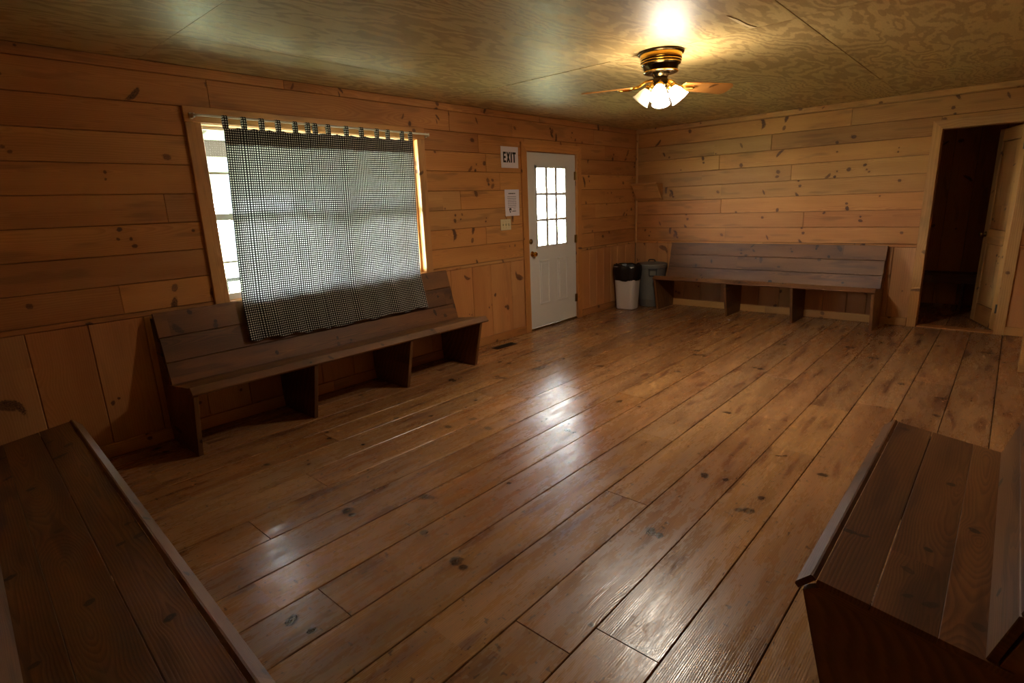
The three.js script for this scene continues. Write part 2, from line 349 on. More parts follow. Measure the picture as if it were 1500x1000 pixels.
// ---------------------------------------------------------------- ceiling: plywood sheets 4 x 8 ft, grain along z
{
  const g = struct('ceiling', 'figured plywood sheet ceiling with open seams', 'ceiling');
  mesh('ceiling_core', box(-WT, XR + WT, H + 0.013, H + 0.14, -WT, ZN + WT), M.backing, g);
  const xs = [0, 0.65, 1.87, 3.1, 4.32, XR], zs = [0, 1.28, 3.72, 6.13, ZN], r = rng(77);
  for (let i = 0; i + 1 < xs.length; i++) for (let k = 0; k + 1 < zs.length; k++) {
    const w = xs[i + 1] - xs[i], l = zs[k + 1] - zs[k], sag = r() * 0.003;
    const m = addPlank(g, 'plywood_sheet', l - 0.003, w - 0.003, 0.012, plyA, M.ply, [(xs[i] + xs[i + 1]) / 2, H - sag, (zs[k] + zs[k + 1]) / 2], [0, 0, 1], [0, -1, 0], { rng: r, ch: 0.0015, row: (i + k) % 2, u: i === 2 && k === 1 ? 0.4 : undefined });
  }
}
// ---------------------------------------------------------------- trim
{
  const c = struct('trim_1', 'pine crown strip along the top of the back wall', 'trim');
  addPlank(c, 'crown_strip', 1.42, 0.055, 0.02, pineA, M.pine, [0.71, H - 0.03, 0.02], [1, 0, 0], [0, 0, 1], { row: 2 });
  addPlank(c, 'crown_strip', XR - 1.42, 0.055, 0.02, pineA, M.pine, [(1.42 + XR) / 2, H - 0.03, 0.02], [1, 0, 0], [0, 0, 1], { row: 4 });
  const k = struct('trim_2', 'narrow pine strip up the corner between the two walls', 'trim');
  addPlank(k, 'corner_strip', H - RAIL - 0.06, 0.03, 0.02, pineA, M.pine, [0.024, (H + RAIL - 0.055) / 2, 0.024], [0, 1, 0], [0.7, 0, 0.7], { row: 4 });
  const bl = struct('baseboard_left', 'plain pine baseboard along the window wall', 'baseboard');
  for (const [a, b] of [[0.02, 1.4], [2.56, 5.1], [5.1, ZN]]) addPlank(bl, 'baseboard_piece', b - a, 0.088, 0.018, pineA, M.trim, [0.016, 0.044, (a + b) / 2], [0, 0, -1], [1, 0, 0]);
  const bb = struct('baseboard_back', 'plain pine baseboard under the long bench', 'baseboard');
  for (const [a, b] of [[0.02, 1.9], [1.9, 3.4], [4.22, XR - 0.02]]) addPlank(bb, 'baseboard_piece', b - a, 0.088, 0.018, pineA, M.pine, [(a + b) / 2, 0.044, 0.016], [1, 0, 0], [0, 0, 1]);
}

// ---------------------------------------------------------------- window
{
  const g = struct('window_1', 'wooden window with narrow muntins behind the checked curtains', 'window');
  const { z0, z1, y0, y1 } = WIN, zc = (z0 + z1) / 2;
  const jamb = (n, a) => mesh(n, woodUV(box(...a), pineA, 3, 0.3, 'y'), M.jamb[0], g);
  jamb('jamb', [-WT, 0.0, y0 - 0.02, y1 + 0.02, z0 - 0.02, z0]); jamb('jamb', [-WT, 0.0, y0 - 0.02, y1 + 0.02, z1, z1 + 0.02]);
  mesh('head_jamb', woodUV(box(-WT, 0, y1, y1 + 0.02, z0, z1), pineA, 5, 0, 'z'), M.jamb[0], g);
  mesh('stool', woodUV(box(-WT, 0.03, y0 - 0.02, y0, z0, z1), pineA, 6, 0, 'z'), M.jamb[0], g);
  mesh('mullion', box(-WT + 0.02, -0.03, y0, y1, zc - 0.03, zc + 0.03), M.white, g);
  // stop beads in front of the sashes
  for (const z of [z0 + 0.012, z1 - 0.012]) mesh('stop_bead', woodUV(rbox(0.02, y1 - y0, 0.024).translate(-0.05, (y0 + y1) / 2, z), pineA, 4, 0, 'y'), M.jamb[0], g);
  const sash = (xa, za, zb, ya, yb, my) => {
    const st = 0.022, parts = [box(xa - 0.014, xa + 0.014, ya, yb, za, za + st), box(xa - 0.014, xa + 0.014, ya, yb, zb - st, zb), box(xa - 0.014, xa + 0.014, ya, ya + 0.045, za, zb), box(xa - 0.014, xa + 0.014, yb - (yb > 2 ? 0.02 : 0.045), yb, za, zb)];
    const s = mesh('sash', merge(parts), M.white, g); const zm = (za + zb) / 2;
    mesh('muntin', merge([box(xa - 0.008, xa + 0.008, my - 0.008, my + 0.008, za + st, zb - st)]), M.white, s);
    mesh('muntin', merge([box(xa - 0.008, xa + 0.008, ya + 0.04, yb - 0.04, zm - 0.008, zm + 0.008)]), M.white, s);
    for (const [p, q] of [[za + st, zm - 0.008], [zm + 0.008, zb - st]]) for (const [u, v] of [[ya + 0.045, my - 0.008], [my + 0.008, yb - (yb > 2 ? 0.02 : 0.045)]])
      mesh('pane', new THREE.PlaneGeometry(q - p, v - u).rotateY(Math.PI / 2).translate(xa, (u + v) / 2, (p + q) / 2), M.glass, s);
  };
  for (const [a, b] of [[z0 + 0.002, zc - 0.03], [zc + 0.03, z1 - 0.002]]) { sash(-0.105, a, b, 1.45, y1, 1.776); sash(-0.076, a, b, y0, 1.497, 1.155); }
  // casing boards on the wall face
  const cas = (L, W, at, along, row) => addPlank(g, 'casing', L, W, 0.022, pineA, M.trim, at, along, [1, 0, 0], { row, ch: 0.004 });
  cas(y1 - y0 + 0.02, 0.1, [0.022, (y0 + y1) / 2 - 0.005, z1 + 0.048], [0, 1, 0], 4); cas(y1 - y0 + 0.02, 0.085, [0.022, (y0 + y1) / 2 - 0.005, z0 - 0.04], [0, 1, 0], 7);
  cas(z1 - z0 + 0.19, 0.1, [0.022, y1 + 0.055, (z0 + z1) / 2 + 0.006], [0, 0, -1], 4);
  cas(z1 - z0 + 0.19, 0.07, [0.022, y0 - 0.05, (z0 + z1) / 2 + 0.006], [0, 0, -1], 8);
}

// ---------------------------------------------------------------- white door
{
  const g = struct('door_1', 'white door with nine panes of glass and brass knob', 'door');
  const { z0, z1, y1 } = DOOR, zc = (z0 + z1) / 2, w = z1 - z0;
  for (const z of [z0 - 0.012, z1 + 0.012]) mesh('door_jamb', woodUV(box(-WT, 0, 0, y1 + 0.022, z - 0.011, z + 0.011), pineA, 3, 0, 'y'), M.trim[0], g);
  mesh('head_jamb', woodUV(box(-WT, 0, y1 + 0.002, y1 + 0.024, z0, z1), pineA, 3, 0, 'z'), M.trim[0], g);
  mesh('threshold', rbox(WT, 0.02, w, 0.004).translate(-WT / 2, 0.008, zc), M.dullBrass, g);
  for (const z of [z0 + 0.004, z1 - 0.004]) mesh('door_stop', box(-0.075, -0.0525, 0.02, y1 + 0.002, z - 0.014, z + 0.014), M.white, g);
  mesh('door_stop', box(-0.075, -0.0525, y1 - 0.014, y1 + 0.003, z0, z1), M.white, g);
  // mitred casing
  const cw = 0.088, cd = 0.02;
  const ext = (pts) => new THREE.ExtrudeGeometry(new THREE.Shape(pts.map((q) => new THREE.Vector2(...q))), { depth: cd - 0.004, bevelEnabled: true, bevelSize: 0.002, bevelThickness: 0.002, bevelSegments: 1 });
  const place = (geo, axis, row) => { geo.rotateY(Math.PI / 2); return mesh('casing', woodUV(geo.translate(0.002, 0, 0), pineA, row, 0.4, axis), M.trim[0], g); }; // shape x -> -z, y -> y
  const zl = -(z1 + 0.006), zr = -(z0 - 0.006), yt = y1 + 0.008;
  place(ext([[zl, 0], [zl, yt], [zl - cw, yt + cw], [zl - cw, 0]]), 'y', 1); place(ext([[zr, 0], [zr + cw, 0], [zr + cw, yt + cw], [zr, yt]]), 'y', 5); place(ext([[zl, yt], [zr, yt], [zr + cw, yt + cw], [zl - cw, yt + cw]]), 'z', 9);
  // slab with the glazed opening cut out
  const lz0 = 1.70, lz1 = 2.295, ly0 = 0.975, ly1 = 1.905;
  const sh = new THREE.Shape([[-z1 + 0.004, 0.022], [-z0 - 0.004, 0.022], [-z0 - 0.004, y1 - 0.004], [-z1 + 0.004, y1 - 0.004]].map((q) => new THREE.Vector2(...q)));
  sh.holes.push(new THREE.Path([[-lz1, ly0], [-lz1, ly1], [-lz0, ly1], [-lz0, ly0]].map((q) => new THREE.Vector2(...q))));
  const slab = mesh('slab', new THREE.ExtrudeGeometry(sh, { depth: 0.04, bevelEnabled: true, bevelSize: 0.0015, bevelThickness: 0.0015, bevelSegments: 1 }).rotateY(Math.PI / 2).translate(-0.05, 0, 0), M.white, g);
  // glazing frame, muntins and nine panes
  const fx = -0.004;
  const fr = (a, b, c, d) => box(-0.052, fx, a, b, c, d);
  mesh('glazing_frame', merge([fr(ly0 - 0.012, ly0 + 0.022, lz0 - 0.014, lz1 + 0.014), fr(ly1 - 0.022, ly1 + 0.012, lz0 - 0.014, lz1 + 0.014), fr(ly0, ly1, lz0 - 0.014, lz0 + 0.022), fr(ly0, ly1, lz1 - 0.022, lz1 + 0.014)]), M.white, slab);
  const pz = (lz1 - lz0 - 0.044) / 3, py = (ly1 - ly0 - 0.044) / 3;
  for (const k of [1, 2]) {
    mesh('muntin', box(-0.0145, -0.0045, ly0 + 0.02, ly1 - 0.02, lz0 + 0.022 + k * pz - 0.021, lz0 + 0.022 + k * pz + 0.021), M.white, slab);
    mesh('muntin', box(-0.0145, -0.005, ly0 + 0.022 + k * py - 0.015, ly0 + 0.022 + k * py + 0.015, lz0 + 0.02, lz1 - 0.02), M.white, slab);
  }
  for (let i = 0; i < 3; i++) for (let k = 0; k < 3; k++) mesh('pane', new THREE.PlaneGeometry(pz - 0.022, py - 0.022).rotateY(Math.PI / 2).translate(-0.0125, ly0 + 0.022 + (k + 0.5) * py, lz0 + 0.022 + (i + 0.5) * pz), M.glass, slab);
  // two embossed panels
  for (const [a, b] of [[1.70, 1.905], [2.06, 2.26]]) {
    const ya = 0.29, yb = 0.825, bd = (p, q, u, v) => { const e = rbox(0.012, q - p, v - u, 0.005, 2); return e.translate(-0.0085, (p + q) / 2, (u + v) / 2); };
    const p = mesh('door_panel', merge([bd(ya, ya + 0.02, a, b), bd(yb - 0.02, yb, a, b), bd(ya, yb, a, a + 0.02), bd(ya, yb, b - 0.02, b)]), M.white, slab);
    mesh('panel_field', rbox(0.01, yb - ya - 0.075, b - a - 0.075, 0.004).translate(-0.0085, (ya + yb) / 2, (a + b) / 2), M.white, p);
  }
  // knob, deadbolt, hinges
  const lathe = (pts) => new THREE.LatheGeometry(pts.map((q) => new THREE.Vector2(...q)), 28).rotateZ(-Math.PI / 2);
  const kn = mesh('knob_rose', lathe([[0, 0], [0.033, 0], [0.033, 0.004], [0.026, 0.009], [0.012, 0.011]]).translate(-0.0085, 0.912, 2.385), M.brass, slab);
  mesh('knob', lathe([[0.0115, 0.008], [0.0115, 0.03], [0.02, 0.034], [0.0275, 0.044], [0.0275, 0.056], [0.021, 0.066], [0, 0.069]]).translate(-0.0085, 0.912, 2.385), M.brass, kn);
  mesh('deadbolt', lathe([[0, 0], [0.031, 0], [0.031, 0.006], [0.025, 0.011], [0.014, 0.012], [0.012, 0.02], [0, 0.021]]).translate(-0.0085, 1.057, 2.405), M.dullBrass, slab);
  for (const y of [0.27, 1.03, 1.8]) mesh('hinge', merge([new THREE.CylinderGeometry(0.0075, 0.0075, 0.1, 12).translate(0.003, y, z0 + 0.0), box(-0.0085, -0.006, y - 0.05, y + 0.05, z0 + 0.004, z0 + 0.03)]), M.dullBrass, g);
}

// ---------------------------------------------------------------- dark doorway with its leaf standing open
{
  const g = struct('door_2', 'open doorway into a dark side room with pine casing', 'door');
  const { x0, x1, y1 } = DARK;
  for (const x of [x0 - 0.01, x1 + 0.01]) mesh('door_jamb', woodUV(box(x - 0.01, x + 0.01, 0, y1 + 0.02, -WT, 0), pineA, 7, 0, 'y'), M.trim[0], g);
  mesh('head_jamb', woodUV(box(x0, x1, y1, y1 + 0.02, -WT, 0), pineA, 7, 0, 'x'), M.trim[0], g);
  const ext = (pts) => new THREE.ExtrudeGeometry(new THREE.Shape(pts.map((q) => new THREE.Vector2(...q))), { depth: 0.016, bevelEnabled: true, bevelSize: 0.002, bevelThickness: 0.002, bevelSegments: 1 });
  const cw = 0.08, yt = y1 + 0.004, a = x0 - 0.004, b = x1 + 0.004, put = (p, ax, row) => mesh('casing', woodUV(ext(p).translate(0, 0, 0.002), pineA, row, 1.3, ax), M.pine[0], g);
  put([[a, 0], [a, yt], [a - cw, yt + cw], [a - cw, 0]], 'y', 3); put([[b, 0], [b + cw, 0], [b + cw, yt + cw], [b, yt]], 'y', 10); put([[a, yt], [b, yt], [b + cw, yt + cw], [a - cw, yt + cw]], 'x', 6);
  mesh('threshold', rbox(x1 - x0, 0.014, WT, 0.004).translate((x0 + x1) / 2, 0.005, -WT / 2), M.trim[0], g);
  // leaf: stiles, rails and raised panels, hinged on the right jamb
  const leaf = new THREE.Group(); leaf.name = 'door_leaf'; g.add(leaf); leaf.position.set(x1 - 0.004, 0, -WT + 0.02); leaf.rotation.y = -THREE.MathUtils.degToRad(70);
  const w = 0.635, pl = (L, W, at, along) => addPlank(leaf, W > 0.2 ? 'panel' : along[1] ? 'stile' : 'rail', L, W, 0.034, pineA, M.darkDoor, at, along, [0, 0, 1], { ch: 0.003 });
  // leaf frame: x from 0 (hinge) to -w, face towards +z
  pl(y1 - 0.016, 0.105, [-0.055, y1 / 2 + 0.004, 0.0], [0, 1, 0]); pl(y1 - 0.016, 0.105, [-w + 0.055, y1 / 2 + 0.004, 0], [0, 1, 0]);
  for (const [y, hgt] of [[0.11, 0.2], [0.95, 0.15], [y1 - 0.07, 0.13]]) pl(w - 0.22, hgt, [-w / 2, y, 0], [1, 0, 0]);
  for (const [a2, b2] of [[0.21, 0.875], [1.025, y1 - 0.135]]) addPlank(leaf, 'panel', b2 - a2 - 0.004, w - 0.224, 0.022, wainA, M.darkDoor[0], [-w / 2, (a2 + b2) / 2, -0.008], [0, 1, 0], [0, 0, 1], { ch: 0.012 });
  const knob = new THREE.LatheGeometry([[0, 0], [0.03, 0], [0.03, 0.004], [0.012, 0.009], [0.012, 0.03], [0.026, 0.042], [0.026, 0.055], [0, 0.066]].map((q) => new THREE.Vector2(...q)), 24).rotateX(Math.PI / 2);
  mesh('knob', knob.translate(-w + 0.06, 0.97, 0), M.dullBrass, leaf);
  for (const y of [0.24, 1.86]) mesh('hinge', merge([new THREE.CylinderGeometry(0.0075, 0.0075, 0.09, 12).translate(0.0, y, 0.006), box(-0.03, 0, y - 0.045, y + 0.045, -0.0005, 0.002)]), M.steel, leaf);
}
// side room behind the doorway
{
  const g = struct('wall_side_room', 'dim board walls of the side room beyond the doorway', 'wall');
  const r = rng(81), za = -WT - 1.55, xa = 3.0, xb = XR - 0.02;
  mesh('core', merge([box(xa - 0.1, xb + 0.1, -0.1, H + 0.1, za - 0.12, za - 0.02), box(xa - 0.12, xa - 0.02, -0.1, H + 0.1, za, -WT), box(xb + 0.02, xb + 0.12, -0.1, H + 0.1, za, -WT), box(xa - 0.1, xb + 0.1, H, H + 0.1, za - 0.1, -WT)]), M.backing, g);
  for (let x = xa; x < xb; x += 0.24) addPlank(g, 'wall_board', H, 0.236, 0.018, pineA, M.pineRed, [x + 0.12, H / 2, za], [0, 1, 0], [0, 0, 1], { rng: r });
  for (let z = za; z < -WT - 0.05; z += 0.24) { addPlank(g, 'wall_board', H, 0.236, 0.018, pineA, M.pineRed, [xa, H / 2, z + 0.12], [0, 1, 0], [1, 0, 0], { rng: r }); addPlank(g, 'wall_board', H, 0.236, 0.018, pineA, M.pineRed, [xb, H / 2, z + 0.12], [0, 1, 0], [-1, 0, 0], { rng: r }); }
  const f = struct('floor_side_room', 'dark plank floor of the side room', 'floor');
  mesh('subfloor', box(xa - 0.1, xb + 0.1, -0.15, -0.026, za - 0.1, -WT), M.backing, f);
  for (let x = xa; x < xb; x += 0.2477) addPlank(f, 'floor_board', -za - WT, 0.244, 0.025, floorA, M.floor, [x + 0.12, -0.001, (za - WT) / 2], [0, 0, -1], [0, 1, 0], { rng: r });
  const b = thing('low_bench', 'dim low plank bench inside the dark side room', 'bench', [3.7, 0, za + 0.3]);
  addPlank(b, 'seat', 0.95, 0.28, 0.03, benchA, M.bench, [0, 0.45, 0], [1, 0, 0], [0, 1, 0], { rng: r });
  for (const x of [-0.35, 0.1]) addPlank(b, 'leg', 0.42, 0.24, 0.03, benchA, M.bench, [x, 0.21, 0], [0, 1, 0], [1, 0, 0], { rng: r });
  addPlank(b, 'apron', 0.9, 0.09, 0.02, benchA, M.bench, [0, 0.375, 0.13], [1, 0, 0], [0, 0, 1], { rng: r });
}

// ---------------------------------------------------------------- plank benches
// local frame: length along x (0..L), out from the wall along +z, y up
function bench(label, L, legs, pos, turn, seed, o = {}) {
  const t = thing('plank_bench', label, 'bench', pos, turn), r = rng(seed);
  const tilt = Math.atan2(0.054, 0.40), ct = Math.cos(tilt), st = Math.sin(tilt);
  const seatAt = (d) => 0.472 - (0.553 - d) * Math.tan(tilt);                 // seat top height at distance d
  for (const [a, b] of [[0.538, 0.4155], [0.4125, 0.274], [0.2732, 0.135]]) {
    const d = (a + b) / 2; addPlank(t, 'seat_board', L, (a - b) / ct, 0.019, benchA, M.bench, [L / 2, seatAt(d), d], [1, 0, 0], [0, ct, -st], { rng: r, ch: 0.001 });
  }
  // front strip leans outwards at the bottom
  const fa = THREE.MathUtils.degToRad(o.lean ?? 44);
  addPlank(t, 'front_strip', L + 0.004, 0.06, 0.017, benchA, M.bench, [L / 2, 0.4585, 0.5725], [1, 0, 0], [0, Math.sin(fa), Math.cos(fa)], { rng: r, ch: 0.004 });
  // backrest of three boards
  const bt = [0.885, 0.052], bb = [0.40, 0.192], len = Math.hypot(bt[0] - bb[0], bt[1] - bb[1]), uy = (bt[0] - bb[0]) / len, uz = (bt[1] - bb[1]) / len;
  for (let k = 0; k < 3; k++) {
    const s0 = k * len / 3 + 0.0012, s1 = (k + 1) * len / 3 - 0.0012, m = (s0 + s1) / 2;
    addPlank(t, 'back_board', L - 0.02 + (r() - 0.5) * 0.012, s1 - s0, 0.019, benchA, M.bench, [L / 2, bb[0] + uy * m, bb[1] + uz * m], [1, 0, 0], [0, -uz, uy], { rng: r, ch: 0.003 });
  }
  // leg panels: narrower at the floor, running up behind the backrest
  const low = (d) => seatAt(d) - 0.021;
  const prof = [[0.03, 0], [0.47, 0], [0.570, 0.418], [0.525, low(0.525)], [0.165, low(0.165)], [0.030, 0.845], [0.008, 0.845], [0.008, 0.1]];
  for (const x of legs) {
    const ge = new THREE.ExtrudeGeometry(new THREE.Shape(prof.map((q) => new THREE.Vector2(-q[0], q[1]))), { depth: 0.026, bevelEnabled: true, bevelSize: 0.0015, bevelThickness: 0.0015, bevelSegments: 1 });
    ge.rotateY(Math.PI / 2).translate(x - 0.013, 0, 0);
    mesh('leg_panel', woodUV(ge, benchA, Math.floor(r() * 8), r() * 3, 'y'), byId(M.bench, r), t);
  }
  return t;
}
// against the window wall (x = 0): local x -> -z, local z -> +x
bench('dark plank bench under the checked curtains', 2.57, [0.02, 0.82, 1.68, 2.49], [0, 0, 6.345], Math.PI / 2, 901);
bench('long plank bench against the back wall beside the trash cans', 2.56, [0.02, 0.97, 1.74, 2.54], [0.6, 0, 0], 0, 902);
// near left: back to the near wall, slightly askew; local x -> -x
bench('dark plank bench standing slightly askew along the near wall', 2.6, [0.02, 0.9, 1.7, 2.58], [3.18, 0, 7.60], Math.PI - 0.045, 903);
// right: back to the right wall; local x -> +z, local z -> -x
bench('short plank bench with its back to the right wall', 1.37, [0.02, 1.35], [4.424, 0, 4.54], -Math.PI / 2, 904);

// low wooden step box by the right wall
{
  const t = thing('wooden_box', 'low pine box on the floor near the dark doorway', 'box', [4.335, 0, 1.48]);
  const r = rng(12);
  addPlank(t, 'end_panel', 0.2, 0.31, 0.016, pineA, M.pine, [0.1, 0.155, 0], [1, 0, 0], [0, 0, 1], { rng: r });
  addPlank(t, 'side_panel', 0.26, 0.31, 0.016, pineA, M.pine, [0, 0.155, -0.147], [0, 0, 1], [-1, 0, 0], { rng: r });
  addPlank(t, 'end_panel', 0.2, 0.31, 0.016, pineA, M.pine, [0.1, 0.155, -0.294], [-1, 0, 0], [0, 0, -1], { rng: r });
  addPlank(t, 'lid', 0.3, 0.21, 0.016, pineA, M.pine, [0.102, 0.327, -0.147], [0, 0, 1], [0, 1, 0], { rng: r });
}

// ---------------------------------------------------------------- curtains on their rod
{
  const rodX = 0.085, rodY = 2.128;
  const g = thing('curtain_rod', 'pale curtain rod with curved ends above the window', 'curtain rod', [0, rodY, 0]);
  const za = 3.9, zb = 5.885, q = 0.05;
  const curve = new THREE.CatmullRomCurve3([[0.024, zb], [rodX - 0.02, zb - 0.002], [rodX - 0.004, zb - 0.012], [rodX, zb - q], [rodX, 5.2], [rodX, 4.6], [rodX, za + q], [rodX - 0.004, za + 0.012], [rodX - 0.02, za + 0.002], [0.024, za]].map(([x, z]) => new THREE.Vector3(x, 0, z)), false, 'catmullrom', 0.1);
  mesh('rod', new THREE.TubeGeometry(curve, 90, 0.0075, 10), M.rod, g);
  for (const z of [zb, za]) mesh('bracket', rbox(0.006, 0.04, 0.022, 0.002).translate(0.024, 0, z), M.rod, g);
  // white caps that wrap the returns
  for (const z of [zb, za]) mesh('end_cap', rbox(0.045, 0.03, 0.016, 0.006, 3).translate(0.05, 0, z - Math.sign(z - 5) * 0.002), M.rod, g);

  const backD = (y) => 0.052 + (0.885 - y) / (0.885 - 0.40) * 0.14;           // bench back in front of the wall
  function curtain(label, zl, zr, zlB, zrB, yTop, yl, yr, folds, tabs, seed) {
    const t = thing('curtain', label, 'curtain'), r = rng(seed), NU = 160, NV = 70;
    const fs = Array.from({ length: 5 }, () => [2 + r() * folds * 2, r() * 6.28, 0.4 + r() * 0.8]);
    const wav = (u, s) => fs.reduce((a, f) => a + Math.sin(u * f[0] * 3.1 + f[1] + s * 0.8 * f[2]) * f[2], 0) / 2.5;
    const surf = (u, s, off) => {                                              // u 0 (left) .. 1, s 0 (top) .. 1 (bottom)
      const yb = yl + (yr - yl) * u + 0.006 * Math.sin(u * 21 + seed) + 0.008 * wav(u, 1), y = yTop - 0.012 * Math.abs(Math.sin(u * tabs.length * 3.14)) * (1 - s) ** 6 + (yb - yTop) * s;
      const z = THREE.MathUtils.lerp(THREE.MathUtils.lerp(zl, zr, u), THREE.MathUtils.lerp(zlB, zrB, u), s) + 0.006 * wav(u * 1.7 + 3, s);
      let x = 0.088 + 0.021 * wav(u, s) * (0.35 + s * 0.65);
      if (y < 0.92) x = Math.max(x, backD(Math.min(y, 0.885)) + 0.026 + 0.02 * (1 + wav(u, s)) * 0.8 );
      else { const k = sstep(1.25, 0.92, y); x = x + k * (Math.max(x, backD(0.885) + 0.026 + 0.015 * (1 + wav(u, s))) - x); }
      return [x + off, y, z];
    };
    const sheet = (s0, s1, off, nv) => {
      const pos = [], uv = [], idx = [];
      for (let j = 0; j <= nv; j++) for (let i = 0; i <= NU; i++) {
        const s = s0 + (s1 - s0) * j / nv, u = i / NU, p = surf(u, s, off); pos.push(...p); uv.push(u * Math.abs(zlB - zrB) * 1.0, p[1]);
      }
      for (let j = 0; j < nv; j++) for (let i = 0; i < NU; i++) { const a = j * (NU + 1) + i; idx.push(a, a + NU + 1, a + 1, a + 1, a + NU + 1, a + NU + 2); }
      const ge = new THREE.BufferGeometry(); ge.setAttribute('position', new THREE.Float32BufferAttribute(pos, 3)); ge.setAttribute('uv', new THREE.Float32BufferAttribute(uv, 2)); ge.setIndex(idx); ge.computeVertexNormals(); return ge;
    };
    mesh('cloth', sheet(0, 1, 0, NV), M.curtain, t);
    mesh('heading', sheet(0, 0.075, -0.003, 6), M.curtainDouble, t);
    mesh('hem', sheet(0.955, 1, -0.003, 4), M.curtainDouble, t);
    for (const zt of tabs) {                                                   // a tab: a strip looped over the rod
      const w = 0.036, path = [[0.006, -0.075], [0.011, -0.03], [0.0098, 0.001], [0.006, 0.009], [0, 0.0115], [-0.006, 0.009], [-0.0098, 0.001], [-0.008, -0.03], [-0.003, -0.075]];
      const pos = [], uv = [], idx = []; let L = 0;
      path.forEach((p, i) => { if (i) L += Math.hypot(p[0] - path[i - 1][0], p[1] - path[i - 1][1]); for (const k of [-1, 1]) { pos.push(rodX + p[0], rodY + p[1], zt + k * w / 2); uv.push(k * w / 2, L); } });
      for (let i = 0; i + 1 < path.length; i++) { const a = i * 2; idx.push(a, a + 1, a + 2, a + 1, a + 3, a + 2); }
      const ge = new THREE.BufferGeometry(); ge.setAttribute('position', new THREE.Float32BufferAttribute(pos, 3)); ge.setAttribute('uv', new THREE.Float32BufferAttribute(uv, 2)); ge.setIndex(idx); ge.computeVertexNormals();
      mesh('tab', ge, M.curtainDouble, t);
    }
  }
  curtain('black and white checked tab-top curtain panel on the side away from the door', 5.715, 5.085, 5.79, 5.15, 2.066, 0.605, 0.585, 5, [5.70, 5.575, 5.45, 5.33, 5.20, 5.10], 3);
  curtain('black and white checked tab-top curtain panel on the side towards the door', 5.093, 4.11, 5.158, 4.15, 2.072, 0.585, 0.59, 6, [5.04, 4.93, 4.77, 4.63, 4.48, 4.37, 4.22, 4.13], 8);
}

